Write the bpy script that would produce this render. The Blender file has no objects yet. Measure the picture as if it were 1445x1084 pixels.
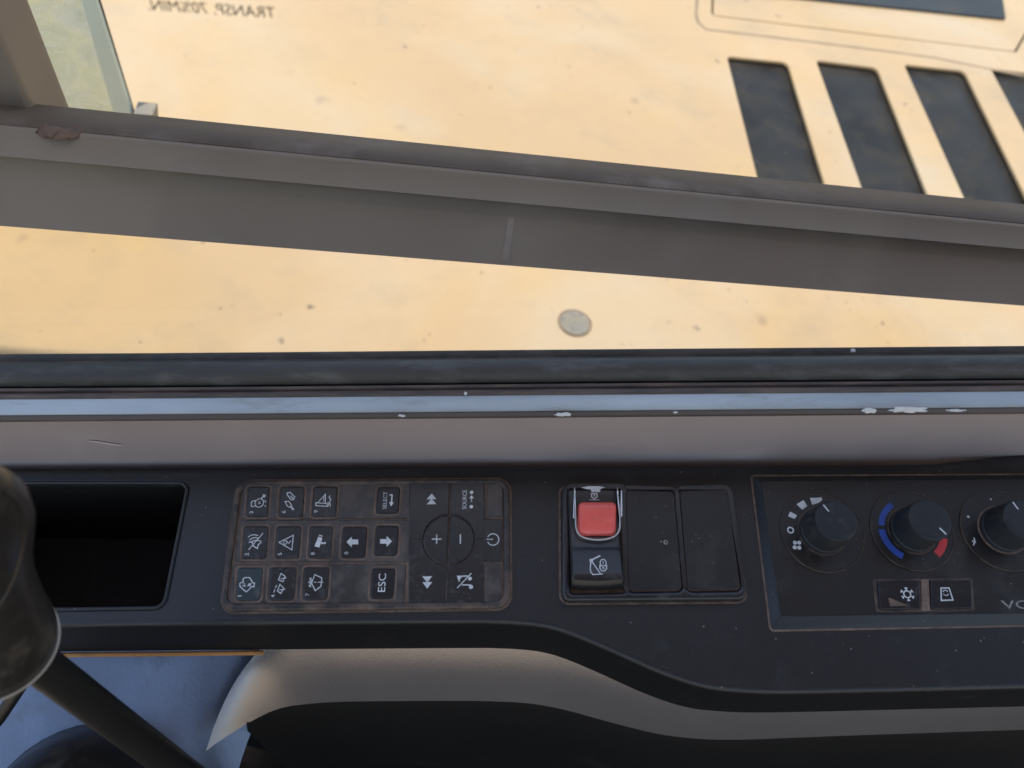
import bpy, bmesh, math, random
from mathutils import Vector, Matrix
from mathutils.geometry import tessellate_polygon
random.seed(7)
R = math.radians
S = bpy.context.scene
COL = S.collection

# ------------------------------------------------------------------ camera
H = 2.30                                   # eye height over the ground
F = 1090.0                                 # focal length in photo pixels (1445 wide)
PITCH, ROLL = 56.0, -0.45
CROT = (Matrix.Rotation(R(90 - PITCH), 4, 'X') @ Matrix.Rotation(R(ROLL), 4, 'Z'))
CPOS = Vector((0, 0, H))
cd = bpy.data.cameras.new('camera'); cam = bpy.data.objects.new('camera', cd); COL.objects.link(cam)
cam.matrix_world = Matrix.Translation(CPOS) @ CROT
cd.sensor_width = 36; cd.lens = 36 * F / 1445; cd.clip_start = 0.01; cd.clip_end = 500
cd.dof.use_dof = True; cd.dof.focus_distance = 0.355; cd.dof.aperture_fstop = 10
S.camera = cam
S.render.resolution_x, S.render.resolution_y = 1024, 768

# ------------------------------------------------------------------ light
sun_to = Vector((0.05, -0.09, 1.0)).normalized()      # towards the sun: almost overhead
elev = math.asin(sun_to.z); azim = math.atan2(sun_to.x, sun_to.y)
w = bpy.data.worlds.new('World'); S.world = w; w.use_nodes = True
nt = w.node_tree; nt.nodes.clear()
sky = nt.nodes.new('ShaderNodeTexSky'); sky.sky_type = 'NISHITA'; sky.sun_disc = False
sky.sun_elevation = elev; sky.sun_rotation = azim; sky.air_density = 1.2; sky.dust_density = 1.6
bg = nt.nodes.new('ShaderNodeBackground'); bg.inputs[1].default_value = 0.15
wo = nt.nodes.new('ShaderNodeOutputWorld')
nt.links.new(sky.outputs[0], bg.inputs[0]); nt.links.new(bg.outputs[0], wo.inputs[0])
sl = bpy.data.lights.new('sun', 'SUN'); sl.energy = 2.1; sl.angle = R(0.53); sl.color = (1, .95, .87)
so = bpy.data.objects.new('sun', sl); COL.objects.link(so)
so.rotation_euler = sun_to.to_track_quat('Z', 'Y').to_euler(); so.location = (2, -1, 8)
S.view_settings.view_transform = 'Standard'; S.view_settings.look = 'None'
S.view_settings.exposure = 0.95; S.view_settings.gamma = 1; S.view_settings.use_curve_mapping = False

# ------------------------------------------------------------------ measuring helpers
CR3 = CROT.to_3x3()
def ray(px, py): return CR3 @ Vector(((px - 722.5) / F, -(py - 542) / F, -1))
def at_z(px, py, z):                       # z relative to the eye
    d = ray(px, py); return CPOS + d * (z / d.z)
def at_y(px, py, y):
    d = ray(px, py); return CPOS + d * (y / d.y)
class Frame:
    def __init__(s, o, u, v):
        s.o = Vector(o); s.u = Vector(u).normalized(); s.n = s.u.cross(Vector(v)).normalized(); s.v = s.n.cross(s.u)
        s.m = Matrix.Translation(s.o) @ Matrix((s.u, s.v, s.n)).transposed().to_4x4()
    def uv(s, px, py, h=0):
        d = ray(px, py); t = ((s.o + s.n * h) - CPOS).dot(s.n) / d.dot(s.n)
        p = CPOS + d * t - s.o; return Vector((p.dot(s.u), p.dot(s.v)))
    def at(s, px, py): 
        q = s.uv(px, py); return Frame(s.o + s.u * q.x + s.v * q.y, s.u, s.v)
    def loc(s, p): p = Vector(p) - s.o; return Vector((p.dot(s.u), p.dot(s.v), p.dot(s.n)))
WORLD = Frame((0, 0, 0), (1, 0, 0), (0, 1, 0))

# ------------------------------------------------------------------ materials
MAT = {}
def mat(name, col, rough=.5, metal=0, dust=0, dustcol=(.20, .15, .11), scale=120, bump=0, bscale=900, fleck=0, spec=.5, coat=0, var=.15, streak=None):
    m = bpy.data.materials.new(name); m.use_nodes = True; N = m.node_tree.nodes; L = m.node_tree.links
    b = N['Principled BSDF']; b.inputs['Metallic'].default_value = metal
    b.inputs['Specular IOR Level'].default_value = spec; b.inputs['Coat Weight'].default_value = coat
    tc = N.new('ShaderNodeTexCoord'); mp = N.new('ShaderNodeMapping'); L.new(tc.outputs['Object'], mp.inputs[0])
    if streak: mp.inputs['Scale'].default_value = streak
    def noise(sc, det=6, r=.6):
        n = N.new('ShaderNodeTexNoise'); n.inputs['Scale'].default_value = sc; n.inputs['Detail'].default_value = det
        n.inputs['Roughness'].default_value = r; L.new(mp.outputs[0], n.inputs['Vector']); return n.outputs[0]
    def ramp(src, a, bb, c0=(0, 0, 0, 1), c1=(1, 1, 1, 1)):
        r = N.new('ShaderNodeValToRGB'); e = r.color_ramp.elements
        e[0].position, e[1].position, e[0].color, e[1].color = a, bb, c0, c1; L.new(src, r.inputs[0]); return r.outputs[0]
    def mix(fac, a, bb):
        x = N.new('ShaderNodeMix'); x.data_type = 'RGBA'
        for s, vv in ((0, fac), (6, a), (7, bb)):
            if hasattr(vv, 'is_output'): L.new(vv, x.inputs[s])
            else: x.inputs[s].default_value = vv if s == 0 else (*vv[:3], 1)
        return x.outputs[2]
    c = mix(ramp(noise(scale * .35, 3), .3, .7), [k * (1 - var) for k in col], [min(1, k * (1 + var)) for k in col])
    if dust:
        dn = ramp(noise(scale, 9, .68), .62 - dust * .42, .80 - dust * .18)
        c = mix(dn, c, dustcol)
        rr = N.new('ShaderNodeMapRange'); L.new(dn, rr.inputs[0]); rr.inputs[3].default_value = rough; rr.inputs[4].default_value = .9
        L.new(rr.outputs[0], b.inputs['Roughness'])
    else:
        rr = N.new('ShaderNodeMapRange'); L.new(noise(scale * .8, 5), rr.inputs[0]); rr.inputs[3].default_value = rough * .75; rr.inputs[4].default_value = min(1, rough * 1.25)
        L.new(rr.outputs[0], b.inputs['Roughness'])
    if fleck:
        vo = N.new('ShaderNodeTexVoronoi'); vo.inputs['Scale'].default_value = fleck; L.new(mp.outputs[0], vo.inputs['Vector'])
        gate = ramp(noise(fleck * .33, 2), .56, .60)
        sp = ramp(vo.outputs['Distance'], .05, .12, (1, 1, 1, 1), (0, 0, 0, 1))
        mu = N.new('ShaderNodeMath'); mu.operation = 'MULTIPLY'; L.new(gate, mu.inputs[0]); L.new(sp, mu.inputs[1])
        c = mix(mu.outputs[0], c, (.32, .29, .26))
    L.new(c, b.inputs['Base Color'])
    if bump:
        bp = N.new('ShaderNodeBump'); bp.inputs['Strength'].default_value = bump; bp.inputs['Distance'].default_value = .0004
        L.new(noise(bscale, 4), bp.inputs['Height']); L.new(bp.outputs[0], b.inputs['Normal'])
    MAT[name] = m; m['nodes'] = 1
    return m
mat('console_black', (.018, .0175, .0185), .38, bump=.3, bscale=1800, dust=.12, dustcol=(.05, .043, .04), scale=45, fleck=330)
mat('pocket_black', (.014, .011, .009), .7, spec=.15)
mat('module_black', (.014, .0135, .0135), .36, dust=.2, dustcol=(.055, .044, .036), scale=70, fleck=420, bump=.15, bscale=1500)
mat('rim_black', (.032, .027, .025), .36, dust=.48, dustcol=(.19, .125, .09), scale=130)
mat('membrane', (.050, .045, .043), .30, dust=.42, dustcol=(.16, .12, .095), scale=110, fleck=500)
mat('key_grey', (.026, .026, .028), .27, dust=.15, dustcol=(.09, .075, .062), scale=140, fleck=700)
mat('key_dark', (.012, .012, .016), .3, dust=.1, dustcol=(.1, .085, .07), scale=160)
mat('key_teal', (.030, .048, .052), .3, dust=.15, dustcol=(.12, .11, .09), scale=140)
mat('grime', (.21, .142, .105), .9, dust=.45, dustcol=(.10, .07, .05), scale=260, var=.3)
mat('print', (.72, .72, .71), .5, dust=.15, dustcol=(.35, .33, .30), scale=400)
mat('print_faint', (.38, .36, .33), .6, dust=.4, dustcol=(.08, .07, .06), scale=500)
mat('print_blue', (.025, .075, .36), .5, dust=.1, dustcol=(.08, .07, .07), scale=260)
mat('print_red', (.62, .045, .05), .45, dust=.1, dustcol=(.2, .08, .06), scale=260)
mat('red_latch', (1.0, .145, .115), .33, dust=.14, dustcol=(.95, .30, .25), scale=130)
mat('chrome', (.60, .60, .60), .18, metal=1)
mat('rocker_black', (.022, .021, .022), .28, dust=.15, dustcol=(.09, .08, .07), scale=150, fleck=700)
mat('knob_black', (.026, .027, .029), .48, spec=.3, dust=.12, dustcol=(.08, .07, .06), scale=120)
mat('wall_grey', (.37, .295, .270), .52, dust=.12, dustcol=(.42, .35, .33), scale=14, bump=.12, bscale=1200, var=.07, streak=(1, 1, 1))
mat('ledge_paint', (.40, .43, .43), .28, dust=.16, dustcol=(.26, .235, .21), scale=110, streak=(.25, 1, 1), var=.2, spec=.8)
mat('trim_brown', (.075, .058, .052), .5, dust=.25, dustcol=(.13, .10, .085), scale=90, streak=(.2, 1, 1))
mat('ridge_dirty', (.07, .055, .048), .7, dust=.5, dustcol=(.20, .14, .11), scale=220, streak=(.12, 1, 1), var=.4)
mat('rubber', (.062, .057, .050), .5, spec=.3, dust=.28, dustcol=(.13, .122, .11), scale=160, streak=(.3, 1, 1), bump=.3, bscale=700)
mat('channel', (.050, .044, .036), .65, dust=.35, dustcol=(.15, .125, .10), scale=130, streak=(.3, 1, 1))
mat('paint_chip', (.68, .66, .62), .7, scale=500)
mat('bar_grey', (.205, .155, .112), .55, dust=.25, dustcol=(.23, .18, .14), spec=.25, scale=16, var=.08)
mat('scuff_pale', (.24, .188, .142), .6, dust=.5, dustcol=(.20, .16, .13), scale=200)
mat('scratch_pale', (.55, .47, .44), .7)
mat('rust', (.125, .062, .038), .85, dust=.4, dustcol=(.07, .05, .038), scale=160, var=.4, bump=.5, bscale=500)
mat('skirt_grey', (.32, .285, .265), .30, metal=.7, scale=12, bump=.3, bscale=900, var=.06)
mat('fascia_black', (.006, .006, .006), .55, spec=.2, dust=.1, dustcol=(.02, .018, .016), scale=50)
mat('rail_brown_reflection', (.085, .055, .037), .6, spec=.2, dust=.3, dustcol=(.19, .145, .115), scale=22, var=.15)
mat('shelf_sky_blue', (.18, .225, .305), .38, metal=.35, dust=.12, dustcol=(.23, .27, .33), scale=45, bump=.55, bscale=520, var=.2)
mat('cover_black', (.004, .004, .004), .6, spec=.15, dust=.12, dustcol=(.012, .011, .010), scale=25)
mat('orange_trim', (.46, .20, .05), .5, dust=.2, dustcol=(.22, .12, .06), scale=120)
mat('grip_rubber', (.024, .020, .0165), .32, dust=.2, dustcol=(.10, .08, .06), scale=35, bump=.2, bscale=700)
mat('ring_metal', (.34, .29, .24), .45, metal=.3)
mat('lever_black', (.008, .0075, .007), .5, spec=.25)
mat('headliner', (.30, .235, .19), .8)
mat('cab_paint', (.10, .10, .105), .45)
mat('floor_rubber', (.02, .02, .02), .8)
mat('slot_floor', (.020, .019, .017), .36, dust=.34, dustcol=(.046, .041, .034), scale=26, fleck=120, var=.4, spec=.12)
mat('seam_brown', (.035, .02, .012), .9)
mat('hatch_glass', (.022, .027, .03), .5, dust=.25, dustcol=(.06, .06, .058), scale=9, spec=.25)
mat('bead_dirty', (.27, .19, .115), .7, dust=.4, dustcol=(.17, .12, .075), scale=40)
mat('plug_grey', (.20, .185, .15), .45, dust=.5, dustcol=(.30, .25, .17), scale=90, var=.25)
mat('ground_sand', (.42, .33, .22), .95, dust=.4, dustcol=(.30, .23, .15), scale=6, bump=.6, bscale=20)

def yellow():
    m = mat('machine_yellow', (.475, .325, .165), .36, dust=.16, dustcol=(.43, .305, .175), scale=7, var=.07, spec=.5)
    N = m.node_tree.nodes; L = m.node_tree.links; b = N['Principled BSDF']
    src = b.inputs['Base Color'].links[0].from_socket
    tc = N.new('ShaderNodeTexCoord')
    def specks(scale, gsc, g0, r0, r1):
        vo = N.new('ShaderNodeTexVoronoi'); vo.inputs['Scale'].default_value = scale
        wn = N.new('ShaderNodeTexNoise'); wn.inputs['Scale'].default_value = scale * 2.2; wn.inputs['Detail'].default_value = 4; L.new(tc.outputs['Object'], wn.inputs['Vector'])
        va = N.new('ShaderNodeVectorMath'); va.operation = 'MULTIPLY_ADD'; va.inputs[1].default_value = (.5 / scale,) * 3; L.new(wn.outputs['Color'], va.inputs[0]); L.new(tc.outputs['Object'], va.inputs[2]); L.new(va.outputs[0], vo.inputs['Vector'])
        di = N.new('ShaderNodeTexNoise'); di.inputs['Scale'].default_value = gsc; di.inputs['Detail'].default_value = 3; L.new(tc.outputs['Object'], di.inputs['Vector'])
        a = N.new('ShaderNodeValToRGB'); a.color_ramp.elements[0].position = g0; a.color_ramp.elements[1].position = g0 + .03; L.new(di.outputs[0], a.inputs[0])
        c = N.new('ShaderNodeValToRGB'); e = c.color_ramp.elements; e[0].position = r0; e[1].position = r1; e[0].color = (1, 1, 1, 1); e[1].color = (0, 0, 0, 1); L.new(vo.outputs['Distance'], c.inputs[0])
        mu = N.new('ShaderNodeMath'); mu.operation = 'MULTIPLY'; L.new(a.outputs[0], mu.inputs[0]); L.new(c.outputs[0], mu.inputs[1]); return mu.outputs[0]
    for args, colr, k in (((27, 12, .53, .05, .13), (.13, .08, .045), .8), ((60, 23, .53, .05, .15), (.18, .11, .06), .7), ((13, 5, .57, .05, .16), (.15, .10, .06), .6)):
        f = specks(*args); s = N.new('ShaderNodeMath'); s.operation = 'MULTIPLY'; s.inputs[1].default_value = k; L.new(f, s.inputs[0])
        x = N.new('ShaderNodeMix'); x.data_type = 'RGBA'; L.new(s.outputs[0], x.inputs[0]); L.new(src, x.inputs[6]); x.inputs[7].default_value = (*colr, 1); src = x.outputs[2]
    # worn dusty smears
    n = N.new('ShaderNodeTexNoise'); n.inputs['Scale'].default_value = 9; n.inputs['Detail'].default_value = 10; n.inputs['Roughness'].default_value = .75; L.new(tc.outputs['Object'], n.inputs['Vector'])
    r = N.new('ShaderNodeValToRGB'); r.color_ramp.elements[0].position = .50; r.color_ramp.elements[1].position = .68; L.new(n.outputs[0], r.inputs[0])
    s = N.new('ShaderNodeMath'); s.operation = 'MULTIPLY'; s.inputs[1].default_value = .42; L.new(r.outputs[0], s.inputs[0])
    x = N.new('ShaderNodeMix'); x.data_type = 'RGBA'; L.new(s.outputs[0], x.inputs[0]); L.new(src, x.inputs[6]); x.inputs[7].default_value = (.30, .24, .155, 1)
    src = x.outputs[2]
    for sc_, a_, b_, k_, cc_ in ((3.1, .46, .62, .55, (.50, .40, .265)), (5.7, .52, .64, .35, (.50, .33, .13))):
        n = N.new('ShaderNodeTexNoise'); n.inputs['Scale'].default_value = sc_; n.inputs['Detail'].default_value = 5; n.inputs['Distortion'].default_value = .6; L.new(tc.outputs['Object'], n.inputs['Vector'])
        r = N.new('ShaderNodeMapRange'); r.inputs[1].default_value = a_; r.inputs[2].default_value = b_; r.inputs[4].default_value = k_; L.new(n.outputs[0], r.inputs[0])
        x = N.new('ShaderNodeMix'); x.data_type = 'RGBA'; L.new(r.outputs[0], x.inputs[0]); L.new(src, x.inputs[6]); x.inputs[7].default_value = (*cc_, 1); src = x.outputs[2]
    L.new(src, b.inputs['Base Color'])
yellow()

def glass(name, tint, dustcol, dmin, dmax, scale=8, refl=1.0, translucent=False):
    m = bpy.data.materials.new(name); m.use_nodes = True; N = m.node_tree.nodes; L = m.node_tree.links; N.clear()
    out = N.new('ShaderNodeOutputMaterial'); tr = N.new('ShaderNodeBsdfTransparent'); tr.inputs[0].default_value = (*tint, 1)
    gl = N.new('ShaderNodeBsdfGlossy'); gl.inputs['Roughness'].default_value = .02
    fr = N.new('ShaderNodeFresnel'); fr.inputs[0].default_value = 1.45
    k = N.new('ShaderNodeMath'); k.operation = 'MULTIPLY'; k.inputs[1].default_value = refl; L.new(fr.outputs[0], k.inputs[0])
    mx = N.new('ShaderNodeMixShader'); L.new(k.outputs[0], mx.inputs[0]); L.new(tr.outputs[0], mx.inputs[1]); L.new(gl.outputs[0], mx.inputs[2])
    tc = N.new('ShaderNodeTexCoord'); n = N.new('ShaderNodeTexNoise'); n.inputs['Scale'].default_value = scale; n.inputs['Detail'].default_value = 9; n.inputs['Roughness'].default_value = .7
    L.new(tc.outputs['Object'], n.inputs['Vector']); n.inputs['Distortion'].default_value = .8
    mr = N.new('ShaderNodeMapRange'); mr.inputs[1].default_value = .4; mr.inputs[2].default_value = .7; mr.inputs[3].default_value = dmin; mr.inputs[4].default_value = dmax; L.new(n.outputs[0], mr.inputs[0])
    df = N.new('ShaderNodeBsdfTranslucent' if translucent else 'ShaderNodeBsdfDiffuse'); df.inputs[0].default_value = (*dustcol, 1)
    m2 = N.new('ShaderNodeMixShader'); L.new(mr.outputs[0], m2.inputs[0]); L.new(mx.outputs[0], m2.inputs[1]); L.new(df.outputs[0], m2.inputs[2])
    L.new(m2.outputs[0], out.inputs[0]); MAT[name] = m; return m
glass('window_glass', (.97, .98, .97), (.62, .58, .52), .012, .085, 6, .3)  # dust film, thickened to put a hazy veil over the view
glass('guard_glass', (.86, .92, .84), (.95, .96, .82), .25, .95, 34, .6)  # pale speckle stands in for glints and the sandy ground's reflection
mat('glass_edge', (.66, .74, .62), .35, scale=30, var=.08)

# ------------------------------------------------------------------ mesh helpers
def link(name, me, m, parent=None, smooth=40):
    o = bpy.data.objects.new(name, me); COL.objects.link(o)
    me.materials.append(MAT[m]); 
    if smooth:
        me.shade_smooth(); me.set_sharp_from_angle(angle=R(smooth))
    if parent: o.parent = parent
    return o
def mesh(name, vs, fs):
    me = bpy.data.meshes.new(name); me.from_pydata([tuple(v) for v in vs], [], fs); me.update()
    bm = bmesh.new(); bm.from_mesh(me); bmesh.ops.recalc_face_normals(bm, faces=bm.faces); bm.to_mesh(me); bm.free(); return me
def thing(name, label, cat, fr=WORLD, group=None):
    o = bpy.data.objects.new(name, None); COL.objects.link(o); o.matrix_world = fr.m
    o.empty_display_size = .02; o['label'] = label; o['category'] = cat
    if group: o['group'] = group
    return o
def tag(o, label, cat, group=None):
    o['label'] = label; o['category'] = cat
    if group: o['group'] = group
    return o
def area2(p): return sum(p[i].x * p[(i + 1) % len(p)].y - p[(i + 1) % len(p)].x * p[i].y for i in range(len(p)))
def rpoly(pts, r, seg=5):
    n = len(pts); out = []; pts = [Vector(p[:2]) for p in pts]
    rs = r if isinstance(r, (list, tuple)) else [r] * n
    for i in range(n):
        p, a, b = pts[i], pts[i - 1], pts[(i + 1) % n]; rr = rs[i]
        if rr <= 0: out.append(p.copy()); continue
        da, db = (a - p), (b - p); la, lb = da.length, db.length; da.normalize(); db.normalize()
        ang = da.angle(db); t = min(rr / math.tan(ang / 2), la * .49, lb * .49); rr2 = t * math.tan(ang / 2)
        c = p + (da + db).normalized() * (rr2 / math.sin(ang / 2)); s, e = p + da * t - c, p + db * t - c
        tot = s.angle_signed(e)
        for k in range(seg + 1):
            th = -tot * k / seg; q = Vector((s.x * math.cos(th) - s.y * math.sin(th), s.x * math.sin(th) + s.y * math.cos(th))); out.append(c + q)
    return out
def inset(loop, d):                        # d>0 shrinks a counter-clockwise loop
    n = len(loop); out = []
    for i in range(n):
        p, a, b = loop[i], loop[i - 1], loop[(i + 1) % n]; e1, e2 = (p - a), (b - p)
        if e1.length < 1e-9: e1 = e2
        if e2.length < 1e-9: e2 = e1
        e1 = e1.normalized(); e2 = e2.normalized(); n1, n2 = Vector((-e1.y, e1.x)), Vector((-e2.y, e2.x)); m_ = n1 + n2
        m_ = m_ / max(.3, m_.dot(n1)) if m_.length > 1e-6 else n1
        out.append(p + m_ * d)
    return out
def plate_mesh(name, loops, h0, h1, bev=0, seg=3, bottom=False):
    """loops[0] outline, the others holes (2-D vectors); slab h0..h1 with a rounded upper edge"""
    L2 = []
    for i, l in enumerate(loops):
        l = [Vector(p[:2]) for p in l]; a = area2(l)
        if (a < 0) == (i == 0): l.reverse()
        L2.append(l)
    vs, fs = [], []; caps = []
    for l in L2:
        rings = [(0, h0), (0, h1 - bev)] + ([(bev * (1 - math.cos(math.pi / 2 * k / seg)), h1 - bev + bev * math.sin(math.pi / 2 * k / seg)) for k in range(1, seg + 1)] if bev else [])
        prev = None
        for d, h in rings:
            q = inset(l, d) if d else l; base = len(vs); vs += [(p.x, p.y, h) for p in q]; n = len(q)
            if prev is not None: fs += [(prev + i, prev + (i + 1) % n, base + (i + 1) % n, base + i) for i in range(n)]
            prev = base; last = q
        caps.append(last)
    for hh, cl in ((h1, caps),) + (((h0, L2),) if bottom else ()):
        base = len(vs); flat = [p for l in cl for p in l]; vs += [(p.x, p.y, hh) for p in flat]
        fs += [tuple(base + i for i in t) for t in tessellate_polygon([[Vector((p.x, p.y, 0)) for p in l] for l in cl])]
    me = bpy.data.meshes.new(name); me.from_pydata(vs, [], fs); me.update()
    bm = bmesh.new(); bm.from_mesh(me); bmesh.ops.recalc_face_normals(bm, faces=[f for f in bm.faces if len(f.verts) == 4])
    for f in bm.faces:
        if len(f.verts) == 3:
            up = f.calc_center_median().z > (h0 + h1) / 2
            if (f.normal.z > 0) != up: f.normal_flip()
    bm.to_mesh(me); bm.free(); return me
def px_plate(name, parent, fr, pxs, h0, h1, m, r=.001, bev=.0004, holes=(), grow=0, bottom=False, seg=5):
    l = rpoly([fr.uv(x, y, h1) for x, y in pxs], r, seg)
    if area2(l) < 0: l.reverse()
    if grow: l = inset(l, -grow)
    return link(name, plate_mesh(name, [l] + [list(h) for h in holes], h0, h1, bev, bottom=bottom), m, parent)
def box_px(x0, y0, x1, y1): return [(x0, y1), (x1, y1), (x1, y0), (x0, y0)]
def circ(c, r, n=48, a0=0, a1=2 * math.pi):
    full = abs(a1 - a0 - 2 * math.pi) < 1e-6
    return [Vector((c[0] + r * math.cos(a0 + (a1 - a0) * i / (n if full else n - 1)), c[1] + r * math.sin(a0 + (a1 - a0) * i / (n if full else n - 1)))) for i in range(n)]
def loft(name, rings, m, parent=None, closed_ring=True, caps=True, smooth=40):
    vs, fs = [], []; n = len(rings[0])
    for r_ in rings: vs += [tuple(p) for p in r_]
    for k in range(len(rings) - 1):
        for i in range(n if closed_ring else n - 1):
            j = (i + 1) % n; fs.append((k * n + i, k * n + j, (k + 1) * n + j, (k + 1) * n + i))
    if caps and closed_ring: fs += [tuple(range(n)), tuple((len(rings) - 1) * n + i for i in range(n))]
    return link(name, mesh(name, vs, fs), m, parent, smooth)
def tube_rings(pts, rad, n=14, closed=False):
    pts = [Vector(p) for p in pts]; out = []; N_ = len(pts); up = None
    for i, p in enumerate(pts):
        a = pts[i - 1] if (i or closed) else p; b = pts[(i + 1) % N_] if (i < N_ - 1 or closed) else p
        t = (b - a).normalized()
        if up is None: up = t.orthogonal().normalized()
        up = (up - t * up.dot(t)).normalized(); s_ = t.cross(up); r_ = rad[i] if isinstance(rad, (list, tuple)) else rad
        out.append([p + (up * math.cos(2 * math.pi * k / n) + s_ * math.sin(2 * math.pi * k / n)) * r_ for k in range(n)])
    if closed: out.append(out[0])
    return out
def extrude_x(name, prof, x0, x1, m, parent=None, closed=True, cuts=1, smooth=40, wob=0):
    rings = []
    for k in range(cuts + 1):
        x = x0 + (x1 - x0) * k / cuts; dz = wob * (math.sin(x * 9.1) + .6 * math.sin(x * 23.7 + 1)) 
        rings.append([(x, y, z + dz) for y, z in prof])
    return loft(name, rings, m, parent, closed, closed, smooth)
class Ink:
    """flat print: ribbons and filled shapes collected into one thin mesh"""
    def __init__(s, fr, h, zoom=None): s.fr, s.h, s.z, s.v, s.f, s.k = fr, h, zoom, [], [], 0
    def p(s, q):
        x, y = q
        if s.z: x, y = s.z[0] + x / s.z[2], s.z[1] + y / s.z[2]
        return s.fr.uv(x, y, s.h)
    def hh(s): s.k += 1; return s.h + 4e-5 + s.k * 8e-6
    def line(s, pts, wd, closed=False):
        P = [s.p(q) for q in pts]; s.ribbon(P, wd, closed); return s
    def ribbon(s, P, wd, closed=False):
        h = s.hh(); n = len(P); base = len(s.v)
        for i, p in enumerate(P):
            a = P[i - 1] if (i or closed) else None; b = P[(i + 1) % n] if (i < n - 1 or closed) else None
            d1 = (p - a).normalized() if a is not None else (b - p).normalized(); d2 = (b - p).normalized() if b is not None else d1
            n1, n2 = Vector((-d1.y, d1.x)), Vector((-d2.y, d2.x)); mm = n1 + n2; mm = mm / max(.5, mm.dot(n1)) if mm.length > 1e-6 else n1
            ext = Vector((0, 0))
            s.v += [(*(p + mm * wd / 2), h), (*(p - mm * wd / 2), h)]
        for i in range(n if closed else n - 1):
            j = (i + 1) % n; s.f.append((base + 2 * i, base + 2 * i + 1, base + 2 * j + 1, base + 2 * j))
    def fill(s, pts, raw=False):
        P = pts if raw else [s.p(q) for q in pts]; h = s.hh(); base = len(s.v); s.v += [(*p, h) for p in P]
        s.f += [tuple(base + i for i in t) for t in tessellate_polygon([[Vector((p.x, p.y, 0)) for p in P]])]; return s
    def dot(s, c, r): return s.fill(circ(s.p(c), r, 14), True)
    def ring(s, c, r, wd, a0=0, a1=360): 
        P = circ(s.p(c), r, 24, R(a0), R(a1)); s.ribbon(P, wd, abs(a1 - a0) == 360); return s
    def text(s, body, c, length, height, rot=90, mirror=False, bold=0):
        cu = bpy.data.curves.new('t', 'FONT'); cu.body = body; cu.size = 1; cu.resolution_u = 3; cu.offset = bold
        ob = bpy.data.objects.new('t', cu); COL.objects.link(ob); dg = bpy.context.evaluated_depsgraph_get(); dg.update()
        me = bpy.data.meshes.new_from_object(ob.evaluated_get(dg)); bpy.data.objects.remove(ob)
        xs = [v.co.x for v in me.vertices]; ys = [v.co.y for v in me.vertices]
        cx, cy = (min(xs) + max(xs)) / 2, (min(ys) + max(ys)) / 2; sx = length / max(1e-6, max(xs) - min(xs)); sy = height / (max(ys) - min(ys))
        o = s.p(c) if not isinstance(c, Vector) else c; ca, sa = math.cos(R(rot)), math.sin(R(rot)); h = s.hh(); base = len(s.v)
        for v in me.vertices:
            x, y = (v.co.x - cx) * sx * (-1 if mirror else 1), (v.co.y - cy) * sy; s.v.append((o.x + ca * x - sa * y, o.y + sa * x + ca * y, h))
        s.f += [tuple(base + i for i in p.vertices) for p in me.polygons]; bpy.data.meshes.remove(me); return s
    def make(s, name, parent, m='print'):
        me = bpy.data.meshes.new(name); me.from_pydata(s.v, [], s.f); me.update()
        bm = bmesh.new(); bm.from_mesh(me)
        for f in bm.faces:
            if f.normal.z < 0: f.normal_flip()
        bm.to_mesh(me); bm.free(); return link(name, me, m, parent, 0)
def struct(o): o['kind'] = 'structure'; return o
def ang(py): return R(PITCH) + math.atan((py - 542) / F)
def zz(py, y): return H - y * math.tan(ang(py))       # height on the middle ray through row py at depth y

# ================================================================== SETTING
g = link('ground', mesh('ground', [(-60, -60, 0), (60, -60, 0), (60, 60, 0), (-60, 60, 0)], [(0, 1, 2, 3)]), 'ground_sand'); struct(g)

# ------------------------------------------------------------------ cab shell: side wall, sill, seal, glass, roof
X0, X1 = -.62, 1.15
cab = thing('excavator_cab', 'grey cab side with window sill ledge and black rubber seal beside the console', 'cab', Frame((0, .19, H - .33), (1, 0, 0), (0, 1, 0)))
co = Vector((0, .19, H - .33))
def cprof(pts): return [(y - co.y, z - co.z) for y, z in pts]
YW = .168
extrude_x('wall_panel', cprof([(YW, H - .95), (YW, zz(590, YW)), (YW + .012, zz(590, YW)), (YW + .012, H - .95)]), X0, X1, 'wall_grey', cab)
yl = .164
lip = [(yl + .004, zz(592, yl) - .0006), (yl + .0006, zz(591.5, yl)), (yl, zz(589, yl)), (yl + .0002, zz(587, yl)), (yl + .0012, zz(586, yl) + .0004), (yl + .004, zz(586, yl) + .0003)]
extrude_x('edge_trim', cprof(lip), X0, X1, 'trim_brown', cab, cuts=40, wob=.0001)
zt = zz(585, yl) + .0008; ye = (H - zt) / math.tan(ang(557))
extrude_x('sill_ledge', cprof([(yl + .0016, zt - .0003), (yl + .0022, zt), (ye, zt), (ye + .001, zt - .001), (ye + .001, zt - .004), (yl + .0016, zt - .004)]), X0, X1, 'ledge_paint', cab, cuts=30, wob=.00012)
zr = zt - .0004; yr = ye - .0004
extrude_x('sill_ridge', cprof([(yr, zr - .008), (yr, zr + .0006), (yr + .0006, zr + .0016), (yr + .0018, zr + .0016), (yr + .0022, zr + .0002), (yr + .0032, zr + .0002), (yr + .0036, zr + .0016), (yr + .0046, zr + .0017), (yr + .0052, zr + .0004), (yr + .0052, zr - .008)]), X0, X1, 'ridge_dirty', cab, cuts=60, wob=.0002)
ysl = yr + .0108; zs = zz(524, ysl); rs_ = .0051
extrude_x('rubber_seal', cprof([(ysl + rs_ * math.cos(a), zs + rs_ * math.sin(a)) for a in [2 * math.pi * k / 28 for k in range(28)]]), X0, X1, 'rubber', cab, cuts=60, wob=.00018)
yc = ysl + .0085; zc = zz(494.5, yc)
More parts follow.
